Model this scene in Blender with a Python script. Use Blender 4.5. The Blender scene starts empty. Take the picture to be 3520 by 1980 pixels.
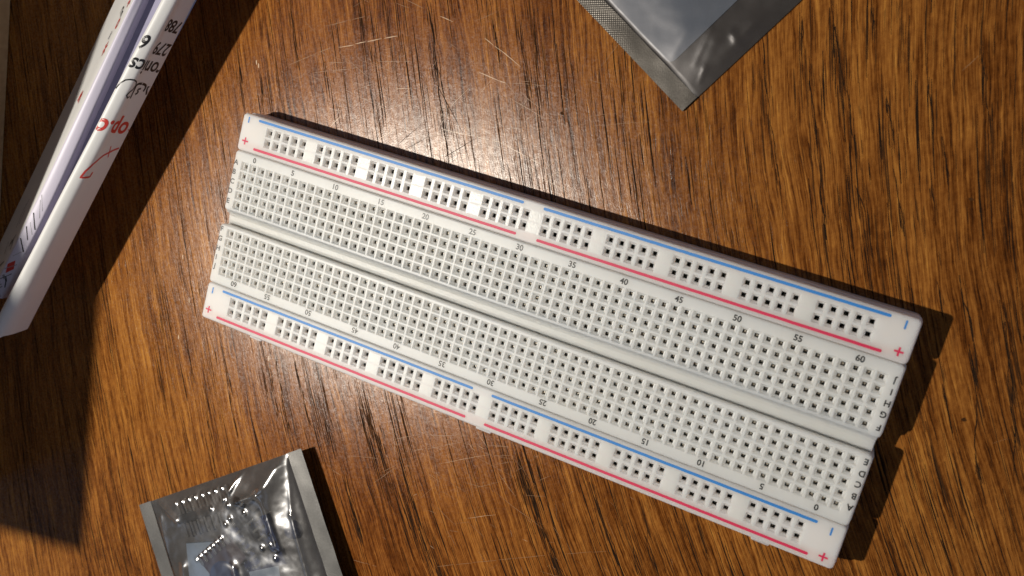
import bpy, bmesh, math, random
from mathutils import Vector, Matrix, noise

# ------------------------------------------------------------------ camera, world, lamp, exposure
MM = 0.001
PLANE = 8.5                      # height of the breadboard top above the table, mm
scene = bpy.context.scene
col = scene.collection

cam_d = bpy.data.cameras.new('camera')
cam = bpy.data.objects.new('camera', cam_d)
col.objects.link(cam)
R = [[0.896039782818944, 0.26031343796715617, -0.35965208413044525],
     [0.3075296455600135, -0.948178212428735, 0.07989740030072369],
     [-0.32021590327056815, -0.18219492717087682, -0.9296594988507718 + 1e-12]]
CX, CY, CZ = 144.9209763951276, 31.055545467737563, 195.21652246315904 + PLANE
cam.matrix_world = Matrix(((R[0][0], -R[1][0], -R[2][0], CX * MM),
                           (R[0][1], -R[1][1], -R[2][1], CY * MM),
                           (R[0][2], -R[1][2], -R[2][2], CZ * MM),
                           (0, 0, 0, 1)))
cam_d.sensor_width = 36.0
cam_d.lens = 3171.1255 / 3520 * 36.0
cam_d.clip_start = 0.005
cam_d.clip_end = 20.0
cam_d.dof.use_dof = True
cam_d.dof.focus_distance = 0.222
cam_d.dof.aperture_fstop = 22.0
scene.camera = cam

world = bpy.data.worlds.new("World")
scene.world = world
world.use_nodes = True
wn, wl = world.node_tree.nodes, world.node_tree.links
wbg = wn['Background']
wtc = wn.new('ShaderNodeTexCoord')
wnz = wn.new('ShaderNodeTexNoise'); wnz.inputs['Scale'].default_value = 1.6; wnz.inputs['Detail'].default_value = 2
wrp = wn.new('ShaderNodeValToRGB')
wrp.color_ramp.elements[0].position = 0.48; wrp.color_ramp.elements[0].color = (0.014, 0.012, 0.012, 1)
wrp.color_ramp.elements[1].position = 0.66; wrp.color_ramp.elements[1].color = (0.30, 0.37, 0.50, 1)
wl.new(wtc.outputs['Generated'], wnz.inputs['Vector'])
wl.new(wnz.outputs['Fac'], wrp.inputs['Fac'])
wl.new(wrp.outputs['Color'], wbg.inputs['Color'])
wbg.inputs['Strength'].default_value = 1.0

lamp_d = bpy.data.lights.new('desk_lamp', 'SPOT')
lamp_d.energy = 13.2
lamp_d.spot_size = math.radians(86)
lamp_d.spot_blend = 1.0
lamp_d.color = (1.0, 0.935, 0.83)
lamp_d.shadow_soft_size = 0.007
lamp = bpy.data.objects.new('desk_lamp', lamp_d)
lamp.location = (-0.200, -0.110, 0.510)
lamp.rotation_euler = (Vector((0.150, 0.010, 0.0)) - lamp.location).to_track_quat('-Z', 'Y').to_euler()
col.objects.link(lamp)

scene.view_settings.view_transform = 'Standard'
scene.view_settings.look = 'None'
scene.view_settings.exposure = 0.0
scene.view_settings.gamma = 1.0
scene.render.engine = 'CYCLES'
scene.cycles.max_bounces = 8
scene.cycles.transparent_max_bounces = 12
scene.cycles.caustics_reflective = False
scene.cycles.sample_clamp_indirect = 4.0

# ------------------------------------------------------------------ mesh helpers (everything in mm: U right, V towards the viewer, h up)
class MB:
    def __init__(self):
        self.v = []; self.f = []; self.m = []
    def p(self, U, V, h):
        self.v.append((U * MM, -V * MM, h * MM)); return len(self.v) - 1
    def face(self, ids, mi=0):
        ids = list(ids)
        out = []
        for i in ids:
            if not out or i != out[-1]: out.append(i)
        if len(out) > 2 and out[0] == out[-1]: out.pop()
        if len(out) >= 3:
            self.f.append(out); self.m.append(mi)
    def ring(self, pts, h=None):
        return [self.p(*(q if h is None else (q[0], q[1], h))) for q in pts]
    def bridge(self, a, b, mi=0):
        n = len(a)
        for i in range(n):
            j = (i + 1) % n
            self.face((a[i], a[j], b[j], b[i]), mi)
    def box(self, u0, u1, v0, v1, h0, h1, mi=0):
        a = self.ring([(u0, v0), (u0, v1), (u1, v1), (u1, v0)], h0)
        b = self.ring([(u0, v0), (u0, v1), (u1, v1), (u1, v0)], h1)
        self.bridge(b, a, mi); self.face(b, mi); self.face(a[::-1], mi)
    def obox(self, c, ax, L, W, h0, h1, mi=0):
        # box along the unit direction ax, centred at c
        ux, uy = ax; nx, ny = -uy, ux
        q = [(c[0] + ux * a * L / 2 + nx * b * W / 2, c[1] + uy * a * L / 2 + ny * b * W / 2) for a, b in ((-1, -1), (-1, 1), (1, 1), (1, -1))]
        a = self.ring(q, h0); b = self.ring(q, h1)
        self.bridge(b, a, mi); self.face(b, mi); self.face(a[::-1], mi)
    def dome(self, u, v, h, r, rh, seg=8, rings=3, mi=0):
        prev = None
        for k in range(rings):
            a = math.pi / 2 * k / rings
            cur = [self.p(u + r * math.cos(a) * math.cos(2 * math.pi * i / seg), v + r * math.cos(a) * math.sin(2 * math.pi * i / seg), h + rh * math.sin(a)) for i in range(seg)]
            if prev: self.bridge(prev, cur, mi)
            prev = cur
        t = self.p(u, v, h + rh)
        for i in range(seg): self.face((prev[i], prev[(i + 1) % seg], t), mi)
    def build(self, name, mats, parent=None, smooth=False, fix=True, loc=None):
        me = bpy.data.meshes.new(name)
        off = Vector(loc) if loc else Vector((0, 0, 0))
        me.from_pydata([tuple(Vector(v) - off) for v in self.v], [], self.f)
        if not isinstance(mats, (list, tuple)): mats = [mats]
        for m in mats: me.materials.append(m)
        me.polygons.foreach_set('material_index', self.m)
        if smooth: me.polygons.foreach_set('use_smooth', [True] * len(self.f))
        if fix:
            bm = bmesh.new(); bm.from_mesh(me)
            bmesh.ops.recalc_face_normals(bm, faces=bm.faces)
            bm.to_mesh(me); bm.free()
        me.update()
        o = bpy.data.objects.new(name, me)
        col.objects.link(o)
        if loc: o.location = off
        if parent is not None: o.parent = parent
        return o

def tag(o, label=None, cat=None, group=None, kind=None):
    if label: o['label'] = label
    if cat: o['category'] = cat
    if group: o['group'] = group
    if kind: o['kind'] = kind
    return o

def thing(name, label, cat, group=None):
    o = bpy.data.objects.new(name, None)
    o.empty_display_size = 0.01
    col.objects.link(o)
    return tag(o, label, cat, group)

_dep = None
def text_geom(s, size, bold=0.0, shear=0.0):
    """outline text as (verts, faces) in mm, centred on its own box"""
    cu = bpy.data.curves.new('ink', 'FONT')
    cu.body = s; cu.size = size; cu.resolution_u = 4
    cu.offset = bold; cu.shear = shear
    ob = bpy.data.objects.new('ink', cu); col.objects.link(ob)
    bpy.context.view_layer.update()
    dg = bpy.context.evaluated_depsgraph_get()
    me = bpy.data.meshes.new_from_object(ob.evaluated_get(dg))
    vs = [(v.co.x, v.co.y) for v in me.vertices]; fs = [list(p.vertices) for p in me.polygons]
    bpy.data.objects.remove(ob); bpy.data.curves.remove(cu); bpy.data.meshes.remove(me)
    if not vs: return [], []
    x0 = min(v[0] for v in vs); x1 = max(v[0] for v in vs); y0 = min(v[1] for v in vs); y1 = max(v[1] for v in vs)
    return [(x - (x0 + x1) / 2, y - (y0 + y1) / 2) for x, y in vs], fs

# ------------------------------------------------------------------ shader helpers
class NT:
    def __init__(self, name):
        self.mat = bpy.data.materials.new(name); self.mat.use_nodes = True
        self.n = self.mat.node_tree.nodes; self.l = self.mat.node_tree.links
        self.bsdf = self.n['Principled BSDF']; self.out = self.n['Material Output']
    def put(self, sock, val):
        if hasattr(val, 'is_output'): self.l.new(val, sock)
        else: sock.default_value = val
    def math(self, op, a, b=None, c=None, clamp=False):
        k = self.n.new('ShaderNodeMath'); k.operation = op; k.use_clamp = clamp
        self.put(k.inputs[0], a)
        if b is not None: self.put(k.inputs[1], b)
        if c is not None: self.put(k.inputs[2], c)
        return k.outputs[0]
    def comb(self, x, y, z=0.0):
        k = self.n.new('ShaderNodeCombineXYZ'); self.put(k.inputs[0], x); self.put(k.inputs[1], y); self.put(k.inputs[2], z); return k.outputs[0]
    def noise(self, vec, scale=1.0, detail=2.0, rough=0.5, dist=0.0):
        k = self.n.new('ShaderNodeTexNoise'); self.put(k.inputs['Vector'], vec)
        k.inputs['Scale'].default_value = scale; k.inputs['Detail'].default_value = detail
        k.inputs['Roughness'].default_value = rough; k.inputs['Distortion'].default_value = dist
        return k.outputs['Fac']
    def mapr(self, v, a, b, c=0.0, d=1.0, smooth=True):
        k = self.n.new('ShaderNodeMapRange'); k.interpolation_type = 'SMOOTHSTEP' if smooth else 'LINEAR'
        self.put(k.inputs['Value'], v)
        for i, x in zip(('From Min', 'From Max', 'To Min', 'To Max'), (a, b, c, d)): self.put(k.inputs[i], x)
        return k.outputs['Result']
    def ramp(self, fac, stops):
        k = self.n.new('ShaderNodeValToRGB'); cr = k.color_ramp
        while len(cr.elements) < len(stops): cr.elements.new(0.5)
        for e, (p, c) in zip(cr.elements, stops): e.position = p; e.color = (*c, 1)
        self.put(k.inputs['Fac'], fac); return k.outputs['Color']
    def mix(self, fac, a, b, mode='MIX'):
        k = self.n.new('ShaderNodeMix'); k.data_type = 'RGBA'; k.blend_type = mode
        self.put(k.inputs['Factor'], fac)
        self.put(k.inputs['A'], a if hasattr(a, 'is_output') else (*a, 1)); self.put(k.inputs['B'], b if hasattr(b, 'is_output') else (*b, 1))
        return k.outputs['Result']
    def bump(self, h, strength=0.3, dist=0.0001, normal=None):
        k = self.n.new('ShaderNodeBump'); k.inputs['Strength'].default_value = strength; k.inputs['Distance'].default_value = dist
        self.put(k.inputs['Height'], h)
        if normal is not None: self.put(k.inputs['Normal'], normal)
        return k.outputs['Normal']
    def objmm(self):
        tc = self.n.new('ShaderNodeTexCoord'); k = self.n.new('ShaderNodeVectorMath'); k.operation = 'MULTIPLY'
        self.l.new(tc.outputs['Object'], k.inputs[0]); k.inputs[1].default_value = (1000, -1000, 1000)
        s = self.n.new('ShaderNodeSeparateXYZ'); self.l.new(k.outputs[0], s.inputs[0])
        return k.outputs[0], s.outputs[0], s.outputs[1], s.outputs[2]
    def set(self, **kw):
        for k, v in kw.items():
            s = self.bsdf.inputs[k.replace('_', ' ')]
            if hasattr(v, 'is_output'): self.l.new(v, s)
            elif isinstance(v, tuple) and len(v) == 3 and s.type == 'RGBA': s.default_value = (*v, 1)
            else: s.default_value = v

SCRATCHES = [(13.7,-34.8,29.1,-41.1,.16,1), (0.2,-27.1,11.3,-34.2,.13,.7), (-6.5,-26.6,0.3,-26.8,.1,.4), (0.3,-26.8,18.4,-25.1,.13,.6), (18.4,-25.1,30.9,-23.3,.13,.6),
 (29.1,-49.8,39.0,-48.0,.12,.6), (39.0,-48.0,51.8,-45.6,.14,.8), (51.8,-45.6,67.0,-39.5,.14,.8), (8.7,-39.2,19.1,-43.6,.12,.5), (11.4,-30.5,34.5,-36.1,.12,.5), (8.1,-27.0,20.4,-31.3,.12,.5),
 (9.9,-18.7,18.9,-19.9,.12,.5), (32.1,-28.9,35.5,-29.8,.14,.8), (16.1,-14.7,18.8,-18.8,.16,1), (30.2,-15.3,35.7,-20.3,.14,.8), (32.7,-24.1,36.9,-27.5,.12,.6), (35.7,-20.3,48.0,-18.9,.14,.7),
 (47.0,-22.5,61.9,-23.3,.14,.9), (61.9,-23.3,73.6,-21.0,.14,.8), (51.4,-26.0,61.8,-23.9,.12,.6), (52.5,-37.8,59.9,-36.8,.16,1), (63.8,-35.8,73.2,-31.9,.12,.6), (27.6,-24.6,48.6,-30.4,.12,.5),
 (52.5,-35.4,71.2,-38.9,.12,.4), (21.1,-25.8,28.9,-30.5,.12,.5), (16.5,-27.5,20.3,-27.4,.12,.5), (30.0,-39.4,38.5,-41.6,.12,.5), (48.2,-18.3,54.9,-14.9,.12,.6), (40.2,-25.6,48.0,-25.8,.12,.5), (33.3,-14.3,40.1,-18.9,.12,.6),
 (57.7,-23.9,63.7,-17.3,.14,.8), (43.8,-19.9,57.1,-25.8,.12,.6),
 (57.5,58.6,72.2,50.0,.14,.7), (55.2,55.7,61.6,51.8,.14,.8), (79.5,47.7,84.5,46.0,.15,1), (75.2,82.7,101.7,67.6,.14,.6), (101.7,67.6,114.6,60.9,.12,.5), (82.5,51.7,92.5,45.3,.12,.6),
 (58.3,52.6,71.1,47.9,.12,.5), (64.3,51.0,73.8,47.5,.16,.8), (100.8,55.4,100.3,50.7,.2,.7), (52.1,91.2,59.1,90.0,.14,.6), (117.7,65.7,123.8,60.8,.13,.5), (56.5,62.2,58.7,62.8,.14,.8), (64.0,67.7,64.8,66.9,.2,.8),
 (15.5,50.5,20.4,54.6,.14,.7), (153.0,-61.5,154.8,-65.0,.14,.6)]
GOUGES = [(47.6,-14.6,57.3,-23.8,.14,.8), (41.5,-33.5,52.2,-23.1,.16,.9), (52.2,-23.1,56.7,-15.4,.13,.7), (36,-15.5,41,-22,.13,.8), (38,-14.8,44,-20,.13,.8), (55,-15,49,-25,.12,.6)]
CRACKS = [(34.7,-50.9,40.3,-38.0,.9,.75), (40.3,-38.0,50.7,-14.8,.9,.8), (40.4,-38.7,48.6,-24.9,.35,.9), (-3.6,-43.0,3.8,-26.7,.6,.6), (-18.3,-32.7,-9.7,-11.6,.45,.6), (16.1,-47.1,18.4,-42.4,.3,.8),
 (50.4,-54.2,56.8,-42.4,.35,.8), (58.2,-52.5,66.6,-34.8,.6,.6), (61.9,-54.6,67.4,-39.6,.5,.7), (-8.8,-25.6,-4.2,-15.2,.4,.6),
 (84.7,44.1,98.1,61.4,.5,.95), (98.1,61.4,106.7,71.0,.5,.9), (85.5,46,103,68,1.8,.55), (44.7,50.8,57.0,65.8,2.2,.5), (57.0,65.8,75.4,83.6,2.4,.6), (46.6,74.9,52.9,84.5,.8,.6),
 (105.2,43.9,111.8,54.6,.35,.9), (111.8,54.6,120.0,64.7,.4,.9), (117.1,52.4,122.9,63.3,.3,.8), (118.4,45.8,122.9,55.1,.3,.8), (121.7,53.8,127.3,61.3,.4,.8), (131.4,44.5,136.5,53.3,.4,.8),
 (113.6,-59.5,120.8,-41.6,.3,.85), (120.2,-43.6,126.9,-30.0,.45,.7), (119.9,-65.2,123.0,-57.6,.4,.8), (124.1,-57.8,131.2,-40.9,.4,.85), (131.7,-39.3,137.8,-25.5,.4,.85), (124.7,-69.5,133.3,-52.9,.6,.6),
 (133.3,-52.9,138.5,-42.8,.5,.8), (140.4,-54.7,145.5,-44.7,.4,.8), (147.0,-40.1,152.0,-29.7,.4,.85), (146.3,-61.3,150.7,-51.0,.35,.8), (153.4,-41.8,156.7,-34.5,.4,.8), (154.7,-67.9,161.4,-52.1,.45,.7),
 (132.5,-71.1,134.6,-66.7,.5,.8), (141.0,-35.0,144.2,-30.1,.4,.9), (153.6,-48.5,157.2,-41.2,.35,.9),
 (14.8,46.2,27.2,70.0,.4,.7), (11.3,44.9,20.8,63.3,.35,.6), (-3.1,46.3,10.2,74.6,.4,.6), (20.3,44.2,31.2,61.8,.4,.8), (-4.7,61.9,5.2,86.2,.35,.6), (30.9,52.3,39.4,65.1,.7,.6), (40.3,44.5,51.8,59.2,1.4,.45),
 (41.6,67.3,52.0,83.2,.6,.6), (161.8,-20.8,164.7,-14.8,.5,.8), (165.2,-23.2,173.4,-8.5,.45,.8), (171.1,-10.5,176.1,-0.2,.45,.9), (178.3,-13.0,187.6,12.3,.45,.8), (173.8,-21.9,182.7,0.1,.4,.7), (175.6,-1.9,180.5,14.2,.45,.8)]

GA, GB, GC, GD = 0.47, 0.00045, 0.0005, 0.0000216     # how the grain direction turns over the top
def wood_material():
    nt = NT('varnished_wood')
    P, U, V, _ = nt.objmm()
    # grain frame: w across, t along (the grain turns slowly over the top)
    v2 = nt.math('MULTIPLY', nt.math('MULTIPLY', V, V), nt.math('MULTIPLY_ADD', U, GD / 2, GB / 2))
    uv = nt.math('MULTIPLY', nt.math('MULTIPLY', U, V), GC)
    w = nt.math('SUBTRACT', U, nt.math('ADD', nt.math('MULTIPLY', V, GA), nt.math('ADD', v2, uv)))
    wav = nt.noise(nt.comb(nt.math('MULTIPLY', U, 0.035), nt.math('MULTIPLY', V, 0.016)), 1.0, 2)
    w = nt.math('ADD', w, nt.math('MULTIPLY', wav, 4.0))
    wv2 = nt.noise(nt.comb(nt.math('MULTIPLY', U, 0.5), nt.math('MULTIPLY', V, 0.14)), 1.0, 2)
    w = nt.math('ADD', w, nt.math('MULTIPLY', wv2, 0.55))
    t = nt.math('ADD', V, nt.math('MULTIPLY', U, 0.47))
    def g(sw, st, det=2.0, rough=0.5, off=0.0, dist=0.0):
        return nt.noise(nt.comb(nt.math('MULTIPLY_ADD', w, sw, off), nt.math('MULTIPLY', t, st), off), 1.0, det, rough, dist)
    broad = g(0.05, 0.006, 2, .5, 11)
    band = g(0.30, 0.012, 3, .6, 3)
    fib = g(1.25, 0.035, 3, .65, 7)
    fine = g(4.2, 0.11, 2, .6, 19)
    blot = nt.noise(nt.comb(nt.math('MULTIPLY', U, 0.9), nt.math('MULTIPLY', V, 0.5)), 1.0, 5, .7)
    tone = nt.math('ADD', nt.math('MULTIPLY', band, 0.26), nt.math('MULTIPLY', fib, 0.46))
    tone = nt.math('ADD', tone, nt.math('MULTIPLY', fine, 0.42))
    tone = nt.math('ADD', tone, nt.math('MULTIPLY', blot, 0.20))
    tone = nt.math('ADD', tone, nt.math('MULTIPLY', nt.math('SUBTRACT', broad, 0.5), 0.16))
    c1 = nt.ramp(tone, [(0.52, (0.036, 0.011, 0.003)), (0.60, (0.138, 0.042, 0.007)), (0.68, (0.268, 0.095, 0.018)), (0.76, (0.40, 0.158, 0.030)), (0.88, (0.60, 0.27, 0.05))])
    # redder and duller in the middle of the top, more golden at both ends
    mid = nt.math('SUBTRACT', 1.0, nt.mapr(nt.math('ABSOLUTE', nt.math('SUBTRACT', nt.math('ADD', U, nt.math('MULTIPLY', V, -0.3)), 38)), 15, 85))
    c1 = nt.mix(nt.math('MULTIPLY', mid, 0.6), c1, nt.mix(1.0, c1, (0.86, 0.76, 0.84), 'MULTIPLY'))
    pn = g(3.0, 0.11, 1, .5, 31)
    pore = nt.mapr(pn, 0.64, 0.71)
    c2 = nt.mix(nt.math('MULTIPLY', pore, 0.55), c1, (0.05, 0.022, 0.010))
    rg = nt.math('ADD', 0.20, nt.math('MULTIPLY', nt.noise(P, 1.3, 4, .7), 0.15))
    h = nt.math('ADD', nt.math('MULTIPLY', fib, 0.6), nt.math('MULTIPLY', fine, 0.6))
    h = nt.math('SUBTRACT', h, nt.math('MULTIPLY', pore, 0.12))
    h = nt.math('ADD', h, nt.math('MULTIPLY', nt.noise(P, 2.6, 4, .75), 1.0))
    nrm = nt.bump(h, 0.36, 0.00006)
    nt.set(Base_Color=c2, Roughness=0.6, Specular_IOR_Level=0.0, Normal=nrm)
    # worn varnish: a tight-tailed gloss over the wood
    gl = nt.n.new('ShaderNodeBsdfGlossy'); gl.distribution = 'BECKMANN'; gl.inputs['Color'].default_value = (1, .97, .93, 1)
    nt.l.new(nrm, gl.inputs['Normal'])
    nt.put(gl.inputs['Roughness'], rg)
    mx = nt.n.new('ShaderNodeMixShader')
    nt.put(mx.inputs[0], nt.mapr(nt.noise(P, .7, 4, .7), .3, .7, .038, .085))
    nt.l.new(nt.bsdf.outputs[0], mx.inputs[1]); nt.l.new(gl.outputs[0], mx.inputs[2]); nt.l.new(mx.outputs[0], nt.out.inputs['Surface'])
    return nt.mat

def plastic(name, colr=(0.72, 0.70, 0.64), rough=0.42, sss=0.9, bump=0.12, spec=0.5, dist=0.00004, bscale=3.0):
    nt = NT(name)
    P, U, V, H = nt.objmm()
    n1 = nt.noise(P, bscale, 3, .6)
    n2 = nt.noise(P, 0.06, 3)
    c = nt.mix(nt.mapr(n2, .3, .7, 0, .5), colr, tuple(x * y for x, y in zip(colr, (.95, .93, .90))))
    nt.set(Base_Color=c, Roughness=nt.math('ADD', rough - 0.06, nt.math('MULTIPLY', n1, 0.12)), Specular_IOR_Level=spec,
           Subsurface_Weight=sss, Subsurface_Scale=0.0065, Normal=nt.bump(n1, bump, dist))
    nt.bsdf.inputs['Subsurface Radius'].default_value = (1.0, 0.9, 0.82)
    return nt, (P, U, V, H), c

M = {}
M['wood'] = wood_material()
nt, _, _ = plastic('white_plastic', (0.79, 0.775, 0.735)); M['plastic'] = nt.mat
# rail plastic: pink light scattered by the red stripe, painted into the colour
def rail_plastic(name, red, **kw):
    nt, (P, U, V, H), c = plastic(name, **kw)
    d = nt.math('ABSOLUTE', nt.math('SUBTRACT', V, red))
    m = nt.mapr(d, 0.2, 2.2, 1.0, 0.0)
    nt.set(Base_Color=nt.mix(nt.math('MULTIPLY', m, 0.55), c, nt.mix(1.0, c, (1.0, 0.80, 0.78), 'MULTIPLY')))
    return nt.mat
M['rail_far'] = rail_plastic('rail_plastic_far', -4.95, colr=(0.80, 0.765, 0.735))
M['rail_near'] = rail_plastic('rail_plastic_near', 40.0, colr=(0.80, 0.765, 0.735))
nt, _, _ = plastic('polished_plastic', (0.80, 0.78, 0.74), rough=0.30, sss=0.9, bump=1.2, spec=.55, dist=0.00003, bscale=2.6); M['gloss'] = nt.mat
nt, _, _ = plastic('half_polished_plastic', (0.80, 0.78, 0.74), rough=0.36, sss=0.9, bump=0.6, spec=.55, dist=0.00003, bscale=2.0); M['gloss2'] = nt.mat
nt, _, _ = plastic('textured_channel_plastic', (0.78, 0.765, 0.72), rough=0.38, sss=0.9, bump=0.9, spec=0.6, dist=0.00006, bscale=2.0); M['floor'] = nt.mat
def simple(name, c, rough=0.5, metal=0.0, spec=0.5, noise_amt=0.0, nscale=1.0, bump=0.0):
    nt = NT(name); P, U, V, H = nt.objmm()
    n = nt.noise(P, nscale, 3, .6)
    cc = nt.mix(nt.mapr(n, .3, .7, 0, noise_amt), c, tuple(x * 0.55 for x in c))
    nt.set(Base_Color=cc, Roughness=rough, Metallic=metal, Specular_IOR_Level=spec)
    if bump: nt.set(Normal=nt.bump(n, bump, 0.00005))
    return nt.mat
M['blue'] = simple('blue_ink', (0.03, 0.24, 0.66), 0.48, noise_amt=.25, nscale=3, bump=.5)
M['red'] = simple('red_ink', (0.70, 0.02, 0.09), 0.5, noise_amt=.2, nscale=3, bump=.5)
M['black'] = simple('black_ink', (0.012, 0.012, 0.012), 0.4)
M['metal'] = simple('contact_metal', (0.72, 0.66, 0.56), 0.30, 1.0)
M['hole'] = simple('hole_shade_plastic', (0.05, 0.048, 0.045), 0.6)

# ------------------------------------------------------------------ table top, with its open pores, cracks and scratches as marks in the same sheet
M['pore'] = simple('open_pore', (0.022, 0.012, 0.007), 0.8, spec=.05, noise_amt=.6, nscale=.8)
M['pore2'] = simple('dark_grain_streak', (0.070, 0.028, 0.009), 0.8, spec=.05, noise_amt=.6, nscale=.8)
M['scr'] = simple('faint_scratch', (0.33, 0.18, 0.085), 0.3, spec=.8)
M['scr2'] = simple('bright_scratch', (0.62, 0.42, 0.25), 0.3, spec=1.0)
b = MB()
q = [b.p(u, v, 0) for u, v in ((-700, -600), (-700, 700), (800, 700), (800, -600))]
b.face(q)
rnd = random.Random(11)
def flow(u, v): return (GA + GB * v + GC * u + GD * u * v) / (1 - GC * v - GD * v * v / 2)
def mark(pts, w, h, mi):
    n = len(pts); ids = []
    for i, (u, v) in enumerate(pts):
        a_ = pts[max(0, i - 1)]; c_ = pts[min(n - 1, i + 1)]
        dx, dy = c_[0] - a_[0], c_[1] - a_[1]; l = math.hypot(dx, dy) or 1
        ww = w * (.25 + .75 * math.sin(math.pi * min(max(i / (n - 1), .08), .92))) * rnd.uniform(.7, 1.15) / 2
        ids.append((b.p(u - dy / l * ww, v + dx / l * ww, h), b.p(u + dy / l * ww, v - dx / l * ww, h)))
    for (p0_, p1_), (p2_, p3_) in zip(ids, ids[1:]): b.face((p0_, p1_, p3_, p2_), mi)
def pore(u, v, L, w, mi, jit=.05):
    n = max(3, int(L / 1.2)); pts = [(u, v)]
    for k in range(n):
        f = flow(u, v); st = L / n
        v += st; u += f * st + rnd.uniform(-jit, jit); pts.append((u, v))
    mark(pts, w, .006 + .004 * rnd.random(), mi)
def streaky(u, v):
    w = u - (GA * v + GB * v * v / 2 + GC * u * v + GD * u * v * v / 2)
    return noise.noise(Vector((w * .17, v * .012, 4.2))) + .5 * noise.noise(Vector((w * .7, v * .03, 9.1)))
k = 0
while k < 6800:
    u, v = rnd.uniform(-110, 205), rnd.uniform(-90, 150)
    sv = streaky(u, v)
    if sv < rnd.uniform(-.30, .75) - .28 * max(0, min(1, (u - 90) / 60)): continue
    big = rnd.random()
    pore(u, v, rnd.uniform(2, 7) if big < .72 else rnd.uniform(7, 20), rnd.uniform(.07, .18) if big < .80 else rnd.uniform(.18, .36), 1 if rnd.random() < .55 else 2)
    k += 1
def jag(u0, v0, u1, v1, w, h, mi, amp):
    L = math.hypot(u1 - u0, v1 - v0); n = max(4, int(L / 1.1)); ph = rnd.uniform(0, 99)
    nx, ny = -(v1 - v0) / L, (u1 - u0) / L
    pts = []
    for i in range(n + 1):
        t = i / n; o_ = noise.noise(Vector((t * L * .16, ph, 0))) * amp * 2 + noise.noise(Vector((t * L * .7, ph, 3))) * amp * .5
        pts.append((u0 + (u1 - u0) * t + nx * o_, v0 + (v1 - v0) * t + ny * o_))
    mark(pts, w, h, mi)
for (u0, v0, u1, v1, w, a_) in CRACKS:
    L = math.hypot(u1 - u0, v1 - v0)
    if w < 1.0: jag(u0, v0, u1, v1, w * .62 * a_, .011, 1, .35)
    for j in range(int(L * w * (1.1 if w > 1 else .9)) + 3):
        t = rnd.random(); o_ = rnd.gauss(0, w * .75)
        pore(u0 + (u1 - u0) * t + o_, v0 + (v1 - v0) * t, rnd.uniform(1.5, 7), rnd.uniform(.10, .30), 1 if rnd.random() < .6 else 2)
def scratch(u0, v0, u1, v1, w, a_, mi):
    # broken into a few lengths so that it comes and goes like a real scratch
    L = math.hypot(u1 - u0, v1 - v0); t = 0.0
    while t < 1:
        e = min(1.0, t + rnd.uniform(2.0, 9.0) / L)
        if rnd.random() < .45 + .5 * a_: jag(u0 + (u1 - u0) * t, v0 + (v1 - v0) * t, u0 + (u1 - u0) * e, v0 + (v1 - v0) * e, w, .016, mi, .10)
        t = e + rnd.uniform(0, 1.0) / L
for (u0, v0, u1, v1, w, a_) in SCRATCHES: scratch(u0, v0, u1, v1, w * (.75 + .45 * a_) * (.7 if v0 > 40 else 1), a_ * (.6 if v0 > 40 else 1), 4 if a_ > .75 and v0 < 40 else 3)
for (u0, v0, u1, v1, w, a_) in GOUGES: jag(u0, v0, u1, v1, w, .018, 1, .1)
for (cu, cv, su, sv, n) in ((52, -22, 15, 6, 260), (25, -30, 16, 10, 60), (68, -32, 12, 8, 35), (72, 52, 14, 8, 95), (95, 68, 18, 9, 35), (28, 55, 16, 9, 22), (60, 80, 20, 12, 12), (150, 0, 30, 35, 10), (-20, 60, 25, 30, 8)):
    for j in range(n):
        u, v = rnd.gauss(cu, su), rnd.gauss(cv, sv)
        an = rnd.choice((-.3, -.55, .25, .5, -.9, 1.1, .05)) + rnd.gauss(0, .15); L = min(14, rnd.expovariate(1 / 3.5) + .8)
        jag(u, v, u + L * math.cos(an), v + L * math.sin(an), rnd.uniform(.03, .09), .014, 3 if rnd.random() < .85 else 4, .12)
for (u, v) in ((-9.6, -26.3), (-8.7, -25.6), (13.7, 47.8), (-15, 41), (-20, 30), (-16, 52), (-9, 10), (-9.5, 12)):
    jag(u, v, u + .35, v + 1.2, .35, .017, 4, .05)
for (u, v, r) in ((75.2, -33.5, .55), (175.2, 4.3, .6), (162.5, -38.1, .5)):
    c_ = [b.p(u + r * rnd.uniform(.6, 1.1) * math.cos(a_ * .7), v + r * .8 * rnd.uniform(.6, 1.1) * math.sin(a_ * .7), .012) for a_ in range(9)]
    b.face(c_, 2)
table = b.build('table', [M['wood'], M['pore'], M['pore2'], M['scr'], M['scr2']], fix=False)
tag(table, kind='structure')

# ------------------------------------------------------------------ breadboard
PITCH = 2.54
U0, U1 = -3.45, 161.05
Z = PLANE
board = thing('breadboard', 'long white solderless breadboard with red and blue rail stripes lying diagonally on the table', 'breadboard')

def rrect(u0, u1, v0, v1, r, n=5, ins=0.0):
    u0 += ins; u1 -= ins; v0 += ins; v1 -= ins; r = max(0.05, r - ins)
    pts = []
    for cu, cv, a0 in ((u0 + r, v0 + r, math.pi), (u1 - r, v0 + r, 1.5 * math.pi), (u1 - r, v1 - r, 0), (u0 + r, v1 - r, .5 * math.pi)):
        for k in range(n + 1):
            a = a0 + k / n * math.pi / 2
            pts.append((cu + r * math.cos(a), cv + r * math.sin(a)))
    return pts

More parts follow.
